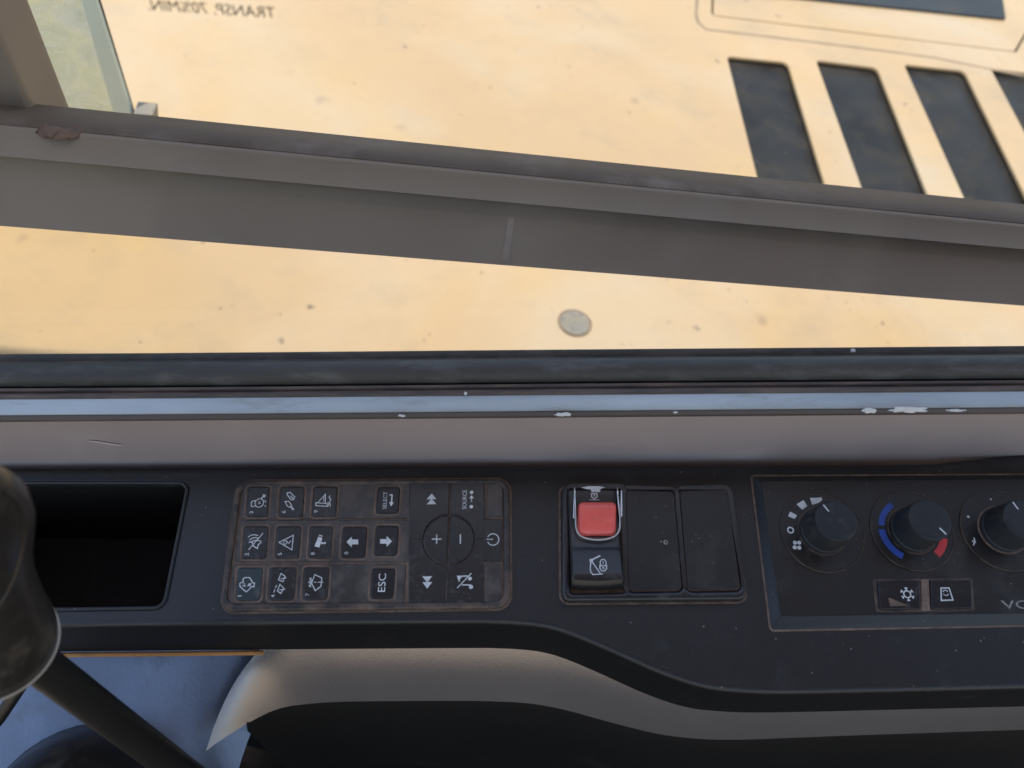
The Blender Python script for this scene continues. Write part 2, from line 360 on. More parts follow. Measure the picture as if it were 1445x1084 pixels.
extrude_x('glass_channel', cprof([(yc - .006, zs - .008), (yc - .006, zs + .002), (yc - .0025, zc - .0016), (yc - .0008, zc - .0001), (yc, zc), (yc + .0012, zc - .0014), (yc + .0012, zs - .008)]), X0, X1, 'channel', cab, cuts=60, wob=.0001)
extrude_x('outer_skin', cprof([(yc + .003, H - 1.0), (yc + .003, zc - .012), (yc + .011, zc - .040), (yc + .011, H - 1.0)]), X0, X1, 'cab_paint', cab)
# chips of bare filler along the ledge lip
ch = [(1226, 579, 9, 4), (1281, 578, 25, 4.5), (1348, 579, 13, 1.6), (795, 584.5, 11, 3), (567, 586.5, 5, 1.6), (953, 582, 3, 1.4), (657, 555, 2, 2.5), (1203, 494.5, 4, 3)]
for i, (cx, cy, a, b) in enumerate(ch):
    yq = yl - .0006 if cy > 570 else (yr if cy > 540 else yc - .001)
    base = at_y(cx, cy, yq); k = 1 / 3200
    pts = []
    rr = random.Random(i)
    for q in range(19):
        t = 2 * math.pi * q / 19; w_ = rr.uniform(.55, 1.2); pts.append(Vector((a * k * math.cos(t) * (.4 + .6 * w_), b * k * math.sin(t) * w_)))
    me = plate_mesh('paint_chip', [pts], 0, .0006, .0002, 1)
    o = link('paint_chip', me, 'paint_chip', cab); 
    o.matrix_local = Matrix.Translation(base - co) @ Matrix.Rotation(R(50), 4, 'X')
scr = [Vector(p) for p in ((-.0062, .0016), (-.0030, .0012), (.0020, -.0008), (.0066, -.0026), (.0070, -.0032), (.0020, -.0022), (-.0036, .0002), (-.0062, .0012))]
sb0 = at_y(147, 624, YW - .0004)
o = link('scratch', plate_mesh('scratch', [scr], 0, .0002), 'scratch_pale', cab, 0); o.matrix_local = Matrix.Translation(sb0 - co) @ Matrix.Rotation(R(90), 4, 'X')
# unseen cab roof over the viewer, sized to shade bar and interior, and its posts
RZ = H + .55
roof = plate_mesh('roof', [rpoly([(-.50, -1.15), (1.2, -1.15), (1.2, .290), (-.50, .290)], .06)], RZ - co.z, RZ + .09 - co.z, .02, bottom=True)
for v in roof.vertices: v.co.y -= co.y
link('roof', roof, 'headliner', cab)
for (x, y) in ((1.08, .14), (1.08, -1.08), (-.44, -1.08)):
    l = rpoly([(x - .04, y - .05), (x + .04, y - .05), (x + .04, y + .05), (x - .04, y + .05)], .015)
    me = plate_mesh('pillar', [l], -.62, RZ - co.z + .003, .002, bottom=True)
    for v in me.vertices: v.co.y -= co.y
    link('pillar', me, 'cab_paint', cab)
fl = plate_mesh('cab_floor', [[Vector(p) for p in ((-.62, -1.15), (1.15, -1.15), (1.15, .165), (-.62, .165))]], H - 1.0, H - .95, .003, bottom=True)
struct(link('cab_floor', fl, 'floor_rubber'))
# window glass with its stamped marking
gfr = Frame((0, yc + .0006, zc - .004), (1, 0, 0), (0, 0, 1))
gw = thing('window_glass', 'clear cab side window pane with small mirrored stamp', 'window', gfr)
me = bpy.data.meshes.new('pane'); t_ = .002
link('pane', mesh('pane', [(X0, .0, 0), (X1, .0, 0), (X1, .62, 0), (X0, .62, 0)], [(0, 1, 2, 3)]), 'window_glass', gw, 0)
ZT = (0, 0, 3.44)
ink = Ink(gfr, .0004, ZT)
a, b = ink.p((1335, 62)), ink.p((715, 22)); cen = (a + b) / 2
ink.text('TRANSP. 70%MIN.', cen, (a - b).length, .0030, rot=math.degrees(math.atan2((a - b).y, (a - b).x)), mirror=True)
ink.make('stamp', gw, 'cover_black')

# ------------------------------------------------------------------ yellow machine deck outside
dz0 = -.60
DO = at_z(722, 250, dz0)
DF = Frame(DO, (1, .09, -.18), (0, 1, 0))
deck = thing('machine_deck', 'pale yellow sheet metal machine deck with slanted dark vent slots outside window', 'machine deck', DF)
def DZ(x, y): return (960 + x / 2.979, y / 2.979)
slots = [[DZ(196, 236), DZ(452, 262), DZ(625, 830), DZ(338, 800)], [DZ(570, 252), DZ(828, 285), DZ(1065, 880), DZ(785, 850)],
         [DZ(940, 270), DZ(1195, 298), DZ(1480, 880), DZ(1215, 880)], [DZ(1305, 288), DZ(1560, 318), DZ(1880, 890), DZ(1620, 880)],
         [DZ(1670, 306), DZ(1925, 338), DZ(2290, 905), DZ(2030, 890)]]
holes = [rpoly([DF.uv(*p) for p in s], .009, 5) for s in slots]
hat = [DZ(150, -330), DZ(140, 62), DZ(1405, 214), DZ(1600, -120), DZ(1500, -330)]
hatl = rpoly([DF.uv(*p) for p in hat], .004, 3)
if area2(hatl) < 0: hatl.reverse()
out_ = [Vector((-1.3, -.31)), Vector((1.5, -.56)), Vector((1.5, 1.1)), Vector((-1.3, 1.1))]
link('deck_plate', plate_mesh('deck_plate', [out_, inset(hatl, -.0034)] + holes, -.004, 0, .0010, 2), 'machine_yellow', deck)
link('hatch_panel', plate_mesh('hatch_panel', [hatl], -.006, -.0006, .001, 2), 'machine_yellow', deck)
link('hatch_gap', plate_mesh('hatch_gap', [inset(hatl, -.012)], -.020, -.0095), 'seam_brown', deck)
for s, hl in zip(slots, holes):
    if area2(hl) < 0: hl = list(reversed(hl))
    link('vent_recess', plate_mesh('vent_recess', [inset(hl, -.012)], -.016, -.0085), 'slot_floor', deck)
# pressed bead round the hatch
bead = [DZ(95, -330), DZ(66, 60), DZ(75, 95), DZ(110, 125), DZ(400, 158), DZ(850, 214), DZ(1060, 242), DZ(1190, 268), DZ(1500, 330), DZ(1900, 400)]
bp_ = [Vector((*DF.uv(*p), 0)) for p in bead]
rg = [[Vector((q.x, q.y, q.z * .35)) for q in r_] for r_ in tube_rings(bp_, .0024, 10)]
loft('pressed_bead', rg, 'bead_dirty', deck)
# dark glazed strip on the hatch
px_plate('hatch_window', deck, DF, [(1030, -14), (1420, 26), (1400, -110), (1020, -110)], -.0004, .004, 'hatch_glass', .004, .0015)
# round plug
pc = DF.uv(811, 456)
link('blanking_plug', plate_mesh('blanking_plug', [circ(pc, .0155, 32)], 0, .0016, .0012, 3), 'plug_grey', deck)
link('plug_rim', plate_mesh('plug_rim', [circ(pc, .0180, 32), circ(pc, .0158, 32)], 0, .0007, .0003, 1), 'bead_dirty', deck)
# deck edge folded down
link('side_skirt', plate_mesh('side_skirt', [[Vector((-1.3, -.31)), Vector((1.5, -.56)), Vector((1.5, -.55)), Vector((-1.3, -.30))]], -1.2, -.0055), 'machine_yellow', deck)

# ------------------------------------------------------------------ grey guard bar with upright
yb = .30
p0, p1 = at_y(0, 196 + 75, yb), at_y(1445, 330 + 63, yb + .022)
bu = (p1 - p0).normalized(); BFo = at_y(722, 303, yb)
BF = Frame(BFo, bu, Vector((0, 1, 0)))
bar = thing('guard_bar', 'dark grey painted steel guard bar slanting across the outside of the window', 'guard bar', BF)
def bp(py, y): return BF.loc(at_y(722, py, y))
q1, q2, q3, q4, q5 = bp(215, .338), bp(254, .306), bp(286, .2955), bp(304, .2945), bp(379, .272)
def yz_(q): return (q.y, q.z)
prof = [(q2.y + .010, q2.z - .006), (q2.y + .0035, q2.z + .0010), (q2.y + .0007, q2.z + .0008), (q2.y, q2.z - .0006), yz_(q3), (q3.y + .0008, q3.z - .0012), (q3.y * .5 + q4.y * .5 + .0014, q3.z * .5 + q4.z * .5), (q4.y + .0006, q4.z + .0012), yz_(q4), (q4.y - .0008, q4.z - .0016), (q5.y, q5.z + .002), (q5.y + .002, q5.z), (q1.y, q5.z), (q1.y, q1.z - .004)]
rail = [yz_(q1), (q1.y * .6 + q2.y * .4, q1.z * .6 + q2.z * .4 + .0015), (q2.y + .007, q2.z + .0018), (q2.y + .0032, q2.z + .0014), (q2.y + .0030, q2.z - .0012), (q2.y + .012, q2.z - .005), (q1.y + .002, q1.z - .006), (q1.y + .001, q1.z - .002)]
loft('top_rail', [[(x, y, z) for y, z in rail] for x in [-.75 + .05 * k for k in range(39)]], 'rail_brown_reflection', bar, smooth=50)  # dirt brown, with the dark reflection along the bar's top put into it
rings = [[(x, y, z) for y, z in prof] for x in [-.75 + .05 * k for k in range(39)]]
loft('bar', rings, 'bar_grey', bar, smooth=60)
# upright welded on top at the left
ub = [at_y(-38, 60, .322), at_y(36, 0, .322), at_y(112, 176, .322), at_y(60, 180, .322)]
A, B = at_y(-120, 0, .322), at_y(-25, 0, .322); C_, D_ = at_y(50, 172, .322), at_y(-40, 172, .322)
top1, top0 = B + (B - C_) * 3.2, A + (A - D_) * 3.2
bl = C_ + (C_ - B) * .35; bl0 = D_ + (D_ - A) * .35
def L_(p): return BF.loc(p)
dy = Vector((0, .036, 0))
r0 = [bl0, bl, bl + dy, bl0 + dy]; r1 = [top0, top1, top1 + dy, top0 + dy]
def rnd(r_):
    c = sum(r_, Vector()) / 4; res = []
    for i in range(4):
        p, a, b = r_[i], r_[i - 1], r_[(i + 1) % 4]
        for f in (.16, .05): res.append(p + (a - p) * f * .9 + (b - p) * (.05 if f == .16 else .0) * .3)
        for f in (.05, .16): res.append(p + (b - p) * f * .9)
    return res
loft('upright', [[L_(p) for p in rnd(r0)], [L_(p) for p in rnd(r1)]], 'bar_grey', bar, smooth=50)
def rail_hit(px, py, up=.0028):
    a_, b_ = BF.loc(at_y(px, py, .25)), BF.loc(at_y(px, py, .42)); sl_ = (q2.z - q1.z) / (q2.y - q1.y)
    f = lambda p: p.z - (q1.z + sl_ * (p.y - q1.y) + up)
    t = f(a_) / (f(a_) - f(b_)); return a_.lerp(b_, t)
wp = [rail_hit(x, y) for x, y in [(58, 178), (70, 184), (84, 187), (98, 185), (110, 181), (120, 176)]]
wpts = []
for i in range(len(wp) - 1):
    for k in range(4): wpts.append(wp[i].lerp(wp[i + 1], k / 4) + Vector((random.uniform(-.0006, .0006), random.uniform(-.0006, .0006), random.uniform(-.0008, .0008))))
wr = tube_rings(wpts, [random.uniform(.0028, .0042) for _ in wpts], 10)
wr = [[Vector((q.x, q.y, c_.z - .0012 + (q.z - c_.z) * .45)) for q in r_] for r_, c_ in zip(wr, wpts)]
loft('weld_bead', wr, 'rust', bar)
# pale scuff across the lower face
sq = [L_(at_y(716, 312, .2965)), L_(at_y(724, 312, .2965)), L_(at_y(717, 374, .2735)), L_(at_y(706, 374, .2735))]
def face_n(y): return q4.z - .0016 + (q5.z + .002 - (q4.z - .0016)) * (y - (q4.y - .0008)) / (q5.y - (q4.y - .0008))
sq = [Vector((p.x, p.y, face_n(p.y) + .0003)) for p in sq]
link('paint_scuff', mesh('paint_scuff', sq, [(0, 1, 2, 3)]), 'scuff_pale', bar, 0)
# hidden legs that carry the bar down on to the deck, beyond both ends of the view
for x in (-.70, 1.1):
    pt = BF.o + BF.u * x; foot = Vector((pt.x, .335, H - .60 - .18 * (pt.x - DO.x) + .09 * (.335 - DO.y) * 0 + .0))
    loft('bar_leg', tube_rings([L_(Vector((pt.x, .332, pt.z - .02))), L_(Vector((pt.x, .332, foot.z - .01)))], .016, 12), 'bar_grey', bar)

# ------------------------------------------------------------------ pale speckled glass panel beyond the bar
PY = .58
gp = thing('glass_panel', 'speckled pale green glass panel standing upright on deck behind the guard bar post', 'glass panel', Frame(at_y(120, 170, PY), (1, 0, 0), (0, 0, 1)))
GF = Frame(at_y(120, 170, PY), (1, 0, 0), (0, 0, 1))
def gq(x, y): return GF.uv(x, y)
e0, e1 = gq(118, 0), gq(166, 170); dv = (e1 - e0)
e0, e1 = e0 - dv * 2.5, e1 + dv * .98
i0, i1 = gq(136, 0), gq(190, 170); dv2 = i1 - i0; i0, i1 = i0 - dv2 * 2.5, i1 + dv2 * .98
link('pane', plate_mesh('pane', [[Vector((e0.x - .6, e0.y)), e0, e1, Vector((e1.x - .6, e1.y))]], -.003, .003, bottom=True), 'guard_glass', gp, 0)
link('edge_strip', plate_mesh('edge_strip', [[e0, i0, i1, e1]], -.004, .004, 0, bottom=True), 'glass_edge', gp)
px_plate('clamp', gp, GF, [(185, 200), (218, 200), (216, 162), (188, 160)], -.008, .008, 'plug_grey', .001, .001, bottom=True)

# ================================================================== CONSOLE
c0 = ray(722, 770); CO = CPOS + c0 * (.34 / c0.length)
CF = Frame(CO, (1, 0, 0), (0, math.cos(R(8)), math.sin(R(8))))
con = thing('control_console', 'black plastic side console with open storage pocket beneath the window wall', 'console', CF)
rear = [(-350, 666), (0, 663), (700, 658), (1060, 656), (1290, 654), (1340, 651), (1390, 646), (1445, 641), (1560, 632), (1760, 620)]
front = [(1760, 964), (1445, 972), (1200, 978), (1100, 979.5), (1040, 977), (990, 970), (930, 950), (860, 919), (810, 898), (775, 887), (740, 882), (700, 880), (640, 879.5), (300, 882), (0, 885), (-350, 888)]
outl = [CF.uv(x, y) for x, y in rear + front]
def smooth_open(pts, n=4):
    o = []
    for i in range(len(pts) - 1):
        p0_, p1_, p2, p3 = pts[max(0, i - 1)], pts[i], pts[i + 1], pts[min(len(pts) - 1, i + 2)]
        for k in range(n):
            t = k / n; o.append(.5 * ((2 * p1_) + (p2 - p0_) * t + (2 * p0_ - 5 * p1_ + 4 * p2 - p3) * t * t + (3 * p1_ - p0_ - 3 * p2 + p3) * t ** 3))
    return o + [pts[-1]]
fr_s = smooth_open([CF.uv(x, y) for x, y in front], 5); re_s = smooth_open([CF.uv(x, y) for x, y in rear], 3)
pocket = rpoly([CF.uv(x, y) for x, y in [(-260, 862), (229, 855), (263, 684), (-260, 684)]], .0035, 5)
link('top_panel', plate_mesh('top_panel', [re_s + fr_s, pocket], -.004, 0, .0022, 4), 'console_black', con)
pk = pocket if area2(pocket) > 0 else list(reversed(pocket))
pi = inset(pk, -.0003)
loft('storage_pocket', [[(p.x, p.y, -.0015) for p in pi], [(p.x, p.y, -.030) for p in pi], [(p.x, p.y, -.085) for p in inset(pi, .003)]], 'pocket_black', con, caps=False)
link('pocket_floor', plate_mesh('pocket_floor', [pi], -.087, -.084), 'pocket_black', con)
# raised lip round the pocket
link('pocket_lip', plate_mesh('pocket_lip', [inset(pk, -.0016), inset(pk, -.0001)], -.0005, .0008, .0006, 3), 'console_black', con)
# front fascia (vertical), grey skirt, black cover below
fp = [CF.o + CF.u * p.x + CF.v * p.y - CF.n * .0025 for p in fr_s]
zf = H - .3590
top_r = [CF.loc(p) for p in fp]; bot_r = [CF.loc(Vector((p.x, p.y + .0006, zf + (p.z - (H - .3205)) * .9))) for p in fp]
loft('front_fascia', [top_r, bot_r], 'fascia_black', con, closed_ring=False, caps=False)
skirt = thing('console_skirt', 'warm grey plastic skirt panel curving below the front edge of the console', 'trim panel', Frame((0, .09, H - .40), (1, 0, 0), (0, 1, 0)))
so_ = Vector((0, .09, H - .40))
low = [(1760, 1020), (1445, 1030), (1200, 1038), (1100, 1042), (1040, 1044), (990, 1043), (930, 1036), (860, 1019), (810, 1005), (775, 997), (740, 992), (700, 990), (640, 989), (500, 990), (440, 993), (390, 1001), (330, 1030), (280, 1060), (235, 1100), (0, 1110), (-350, 1120)]
zl = -.402
def zlow(x): return zl + .027 * max(0, min(1, (400 - x) / 160))     # the skirt flattens into a shelf towards the lever
lows = smooth_open([at_z(x, y, zlow(x)) for x, y in low], 4)
def resample_x(curve, xs):
    out = []; cs = sorted(curve, key=lambda p: p.x)
    for x in xs:
        for a, b in zip(cs, cs[1:]):
            if a.x <= x <= b.x: out.append(a.lerp(b, (x - a.x) / max(1e-9, b.x - a.x))); break
        else: out.append(cs[0].copy() if x < cs[0].x else cs[-1].copy())
    return out
xs = [-.33 + k * .0075 for k in range(87)]
fbot = [CF.o + CF.u * p.x + CF.v * p.y + CF.n * p.z for p in bot_r]
tq = resample_x(fbot, xs); lq = resample_x(lows, xs)
xA, xB, xE = at_z(372, 921, -.360).x, at_z(284, 1058, zlow(284)).x, xs[-1]
rows = []
for k in range(11):
    t = k / 10; xl = xA + (xB - xA) * t - .004 * math.sin(math.pi * t); cols = [xl + (xE - xl) * (q / 80) ** 1.15 for q in range(81)]
    row = []
    for a, b in zip(resample_x(fbot, cols), resample_x(lows, cols)):
        p = (a + Vector((0, .004, .004))).lerp(b, t); p.z += .006 * math.sin(math.pi * t) * max(.15, min(1, (p.x + .13) / .05)); p.z -= .006 * max(0, 1 - (p.x - xl) / .028) ** 2; row.append(p - so_)
    rows.append(row)
loft('skirt_panel', rows, 'skirt_grey', skirt, closed_ring=False, caps=False, smooth=80)
# shelf plate tucked under the skirt, sky reflection put into its blue
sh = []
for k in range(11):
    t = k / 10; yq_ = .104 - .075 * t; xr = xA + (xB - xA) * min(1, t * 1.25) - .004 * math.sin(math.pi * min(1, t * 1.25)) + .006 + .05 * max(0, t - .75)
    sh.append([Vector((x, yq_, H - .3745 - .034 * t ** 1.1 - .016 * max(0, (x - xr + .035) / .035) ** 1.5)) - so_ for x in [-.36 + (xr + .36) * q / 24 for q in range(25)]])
loft('shelf_plate', sh, 'shelf_sky_blue', skirt, closed_ring=False, caps=False, smooth=80)
# orange edging strip at the joint
oa = [at_z(x, y, -.3600) - so_ for x, y in [(60, 924.5), (150, 923.5), (260, 922.5), (372, 921)]]
loft('edging_strip', tube_rings(oa, .0011, 8), 'orange_trim', skirt)
cov = thing('lower_cover', 'black plastic lower cover under the grey console skirt', 'cover', Frame((.1, .08, H - .95), (1, 0, 0), (0, 1, 0)))
cvo = Vector((.1, .08, H - .95)); cq = [p for p in lq if p.x > at_z(318, 1038, zlow(318)).x]
r_a = [p + Vector((0, .002, .001)) - cvo for p in cq]; r_b = [p + Vector((0, -.0025, -.004)) - cvo for p in cq]; r_c = [p + Vector((0, -.010, -.10)) - cvo for p in cq]
r_d = [Vector((p.x, p.y + .0, H - .95)) - cvo for p in cq]
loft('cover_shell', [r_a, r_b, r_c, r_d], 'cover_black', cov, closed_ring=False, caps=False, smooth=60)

# ------------------------------------------------------------------ keypad
Z1, Z2 = (300, 660, 4.929), (520, 660, 4.929)
def z(Z, pts): return [(Z[0] + x / Z[2], Z[1] + y / Z[2]) for x, y in pts]
KF = CF.at(520, 770)
kp = thing('keypad', 'dusty black rectangular keypad with white symbols and numbered keys on the console', 'keypad', KF)
outer = [(312, 864), (720, 859), (719, 677), (336, 680)]
inner = [(321, 853), (711, 850), (710, 684), (343, 687)]
io = rpoly([KF.uv(*p) for p in outer], .006, 7); ii = rpoly([KF.uv(*p) for p in inner], .004, 7)
link('housing', plate_mesh('housing', [io, ii], -.0005, .0026, .0011, 4), 'rim_black', kp)
link('base_membrane', plate_mesh('base_membrane', [inset(ii if area2(ii) > 0 else list(reversed(ii)), -.0005)], -.0004, .0012), 'grime', kp)
go = inset(io if area2(io) > 0 else list(reversed(io)), -.0009)
link('dust_line', plate_mesh('dust_line', [go, io], -.0003, .00025), 'grime', kp)
# membrane bands the keys sit in
for pts in ([(215, 112), (1430, 95), (1415, 352), (190, 352)], [(188, 364), (1395, 362), (1395, 655), (150, 655)], [(140, 672), (1345, 672), (1325, 958), (110, 965)]):
    px_plate('membrane_band', kp, KF, z(Z1, [pts[3], pts[2], pts[1], pts[0]]), .0004, .0018, 'membrane', .0012, .0004)
def key(Z, q, m='key_grey', r=.0012, h=.0026, name='key'):
    return px_plate(name, kp, KF, z(Z, [q[3], q[2], q[1], q[0]]), .0010, h, m, r, .0006)
def well(Z, q):                       # dust collar round a key
    l = rpoly([KF.uv(*p, .0017) for p in z(Z, [q[3], q[2], q[1], q[0]])], .0012, 4)
    if area2(l) < 0: l.reverse()
    link('dust_collar', plate_mesh('dust_collar', [inset(l, -.0011), inset(l, -.0001)], .0010, .00192, .0001, 1), 'grime', kp)
def q4_(x0, y0, x1, y1, sk=14): return [(x0 + sk / 2, y0), (x1 + sk / 2, y0), (x1 - sk / 2, y1), (x0 - sk / 2, y1)]
W = .00036; HK = .0026
def digit(k, ch, c, Z=Z1): Ink(KF, HK, Z).text(ch, c, .0011 if ch != '1' else .00035, .0016, 90).make('digit', k)
K = {}
for nm, q, mm, dc in [('3', q4_(240, 132, 388, 342), 'key_grey', (270, 312)), ('6', q4_(466, 132, 632, 344), 'key_grey', (495, 308)), ('9', q4_(696, 132, 862, 342), 'key_grey', (719, 305)),
                      ('2', q4_(212, 408, 378, 634), 'key_grey', (238, 603)), ('5', q4_(440, 408, 606, 632), 'key_grey', (468, 602)), ('8', q4_(672, 408, 828, 630), 'key_grey', (697, 598)),
                      ('0', q4_(900, 412, 1066, 628), 'key_dark', (930, 594)),
                      ('1', q4_(170, 698, 338, 924), 'key_teal', (188, 893)), ('4', q4_(392, 694, 574, 922), 'key_grey', (420, 893)), ('7', q4_(630, 694, 804, 920), 'key_grey', (660, 883))]:
    K[nm] = key(Z1, q, mm, [.0026, .0026, .0006, .0006] if nm in '147' else .0008); well(Z1, q); digit(K[nm], nm, dc)
qs, qr, qe = q4_(58, 135, 212, 320), q4_(46, 405, 203, 612), q4_(18, 702, 178, 912)
K['sel'] = key(Z2, qs, 'key_dark', .0014); well(Z2, qs); K['right'] = key(Z2, qr, 'key_dark'); well(Z2, qr); K['esc'] = key(Z2, qe, 'key_dark', [.002, .002, .0008, .0008]); well(Z2, qe)
def I(Z=Z1): return Ink(KF, HK, Z)
I().ring((325, 246), .0019, W).line([(305, 228), (282, 232), (270, 240), (270, 270), (282, 272), (303, 262)], W).line([(318, 240), (334, 240)], W * .7).line([(318, 250), (334, 250)], W * .7).line([(338, 214), (356, 200)], W * 1.6).fill([(346, 186), (372, 190), (362, 210)]).line([(362, 228), (372, 242)], W * .7).line([(360, 262), (372, 272)], W * .7).make('symbol', K['3'])
I().line([(518, 176), (540, 172), (572, 204), (560, 226), (542, 220), (520, 190)], W, True).line([(542, 196), (556, 212), (568, 216)], W).line([(504, 236), (530, 234), (550, 262), (536, 276), (520, 268)], W, True).line([(542, 268), (564, 294)], W * 2.2).make('symbol', K['6'])
I().line([(718, 244), (796, 250), (794, 270), (718, 264)], W, True).line([(785, 180), (784, 246)], W).line([(784, 186), (732, 244)], W).line([(774, 200), (774, 240)], W * .8).line([(818, 194), (810, 208), (824, 222), (812, 240), (820, 256), (816, 272)], W).line([(802, 240), (808, 256), (800, 272)], W).make('symbol', K['9'])
I().line([(246, 486), (262, 472), (286, 466), (316, 472)], W).line([(256, 504), (276, 490), (300, 486), (324, 494)], W).line([(268, 518), (286, 508), (306, 506), (340, 512)], W).line([(252, 520), (274, 516), (286, 548), (312, 562), (318, 536), (340, 520)], W * 1.2).line([(352, 455), (250, 572)], W).make('symbol', K['2'])
I().line([(462, 520), (562, 470), (552, 572)], W, True).line([(492, 522), (504, 506), (518, 512), (514, 530), (500, 534)], W * .8, True).line([(516, 512), (530, 528), (546, 508)], W * .8).make('symbol', K['5'])
I().fill([(736, 480), (764, 490), (742, 556), (708, 548)]).line([(740, 470), (766, 478)], W * 1.2).line([(756, 526), (788, 524)], W * 2.2).make('symbol', K['8'])
I().fill([(932, 517), (968, 480), (968, 500), (1013, 500), (1013, 534), (968, 534), (968, 555)]).make('arrow_symbol', K['0'])
I(Z2).fill([(163, 513), (126, 475), (126, 497), (80, 497), (80, 529), (126, 529), (126, 551)]).make('arrow_symbol', K['right'])
I().line([(190, 806), (204, 796), (214, 802), (212, 776), (226, 764), (258, 766), (272, 786), (274, 798), (292, 804), (288, 830), (270, 826), (258, 844), (236, 864), (214, 848), (190, 826)], W * 1.15, True).line([(206, 820), (226, 826), (222, 806)], W).fill([(252, 806), (272, 804), (262, 824), (240, 824)]).make('symbol', K['1'])
I().line([(458, 780), (476, 736), (504, 756), (490, 794)], W, True).line([(474, 774), (514, 766)], W).line([(452, 858), (468, 812), (496, 840), (474, 876)], W, True).line([(466, 850), (506, 846)], W).line([(446, 818), (438, 838)], W).line([(434, 848), (426, 868)], W).make('symbol', K['4'])
I().line([(688, 802), (712, 744), (760, 768), (754, 826), (714, 856)], W * 1.1, True).line([(664, 797), (690, 797)], W).line([(704, 797), (722, 797)], W * .8).line([(732, 797), (770, 797)], W * .8).line([(690, 768), (676, 772), (688, 784), (674, 790)], W).line([(674, 806), (688, 812), (672, 822), (686, 830)], W).make('symbol', K['7'])
I(Z2).text('SELECT', (115, 228), .0079, .0017).line([(146, 190), (164, 190), (160, 246)], W * 1.5).fill([(144, 240), (176, 242), (157, 270)]).make('select_lettering', K['sel'])
I(Z2).text('ESC', (94, 800), .0076, .0031).make('escape_lettering', K['esc'])
px_plate('dust_bed', kp, KF, z(Z2, [(262, 955), (930, 955), (936, 92), (270, 92)]), .0010, .0017, 'grime', .0008, .0002)
# audio block: four corner keys round a split disc
cc = KF.uv(*z(Z2, [(557, 500)])[0], HK); rc = (KF.uv(*z(Z2, [(728, 500)])[0], HK) - KF.uv(*z(Z2, [(386, 500)])[0], HK)).length / 2
def P2(x, y): return KF.uv(*z(Z2, [(x, y)])[0], .0023)
def corner(x_in, x_out, y_in, y_out, sx, sy):
    a, b, c_, d = P2(x_in, y_in), P2(x_out, y_in), P2(x_out, y_out), P2(x_in, y_out); rg_ = rc + .0006
    # arc from the horizontal seam to the vertical seam
    th0 = math.atan2(a.y - cc.y, sx * math.sqrt(max(0, rg_ ** 2 - (a.y - cc.y) ** 2))); th1 = math.atan2(sy * math.sqrt(max(0, rg_ ** 2 - (a.x - cc.x) ** 2)), a.x - cc.x)
    dth = (th1 - th0 + math.pi) % (2 * math.pi) - math.pi
    arc = [cc + Vector((math.cos(th0 + dth * k / 14), math.sin(th0 + dth * k / 14))) * rg_ for k in range(15)]
    l = arc + [Vector((arc[-1].x, d.y)), c_, Vector((b.x, arc[0].y))]
    if area2(l) < 0: l.reverse()
    return link('audio_key', plate_mesh('audio_key', [l], .0010, .0023, .0004, 3), 'key_grey', kp)
aTL = corner(553, 284, 497, 98, -1, 1); aTR = corner(562, 806, 497, 100, 1, 1); aBL = corner(545, 280, 505, 938, -1, -1); aBR = corner(553, 800, 505, 940, 1, -1)
for sgn in (-1, 1):
    l = [cc + Vector((math.cos(R(t)), math.sin(R(t)))) * rc for t in [(90 if sgn < 0 else -90) + 180 * k / 24 for k in range(25)]]
    l = [p + Vector((sgn * .00035, 0)) for p in l]
    o = link('volume_key', plate_mesh('volume_key', [l], .0010, .0027, .0005, 3), 'key_grey', kp)
    if sgn < 0: Ink(KF, .0027, Z2).line([(440, 497), (507, 497)], .0005).line([(474, 464), (474, 530)], .0005).make('plus_sign', o)
    else: Ink(KF, .0027, Z2).line([(639, 464), (639, 530)], .0005).make('minus_sign', o)
Q = Ink(KF, .0023, Z2); Q.fill([(404, 221), (440, 180), (472, 219)]).fill([(404, 256), (440, 216), (472, 254)]).make('forward_symbol', aTL)
Q = Ink(KF, .0023, Z2); Q.fill([(374, 757), (444, 755), (409, 800)]).fill([(374, 797), (444, 795), (409, 841)]).make('rewind_symbol', aBL)
Q = Ink(KF, .0023, Z2); Q.text('SOURCE', (668, 222), .0086, .0019).dot((717, 172), .0008).dot((715, 272), .0008).line([(716, 240), (717, 208)], .0004).fill([(700, 214), (734, 214), (717, 192)]).make('source_lettering', aTR)
Q = Ink(KF, .0023, Z2); Q.line([(632, 792), (620, 756), (692, 754)], .0005).line([(648, 816), (712, 816)], .0005).dot((713, 830), .0009).dot((706, 772), .0008).line([(716, 734), (617, 838)], .0004).fill([(620, 758), (650, 758), (628, 790)]).make('mute_symbol', aBR)
for q in ([(826, 104), (905, 108), (932, 140), (930, 342), (818, 342)], [(798, 354), (930, 356), (926, 656), (808, 656), (786, 610), (786, 400)], [(808, 668), (924, 668), (922, 900), (896, 940), (808, 946)]):
    l = rpoly([P2(*p) for p in q], .0006, 3)
    if area2(l) < 0: l.reverse()
    o = link('side_key', plate_mesh('side_key', [l], .0010, .0022, .0004, 3), 'membrane' if q[0][0] != 798 else 'key_grey', kp)
    if q[0][0] == 798: Ink(KF, .0022, Z2).ring((866, 500), .0025, .0004, -155, 155).line([(821, 499), (866, 499)], .0004).make('power_symbol', o)

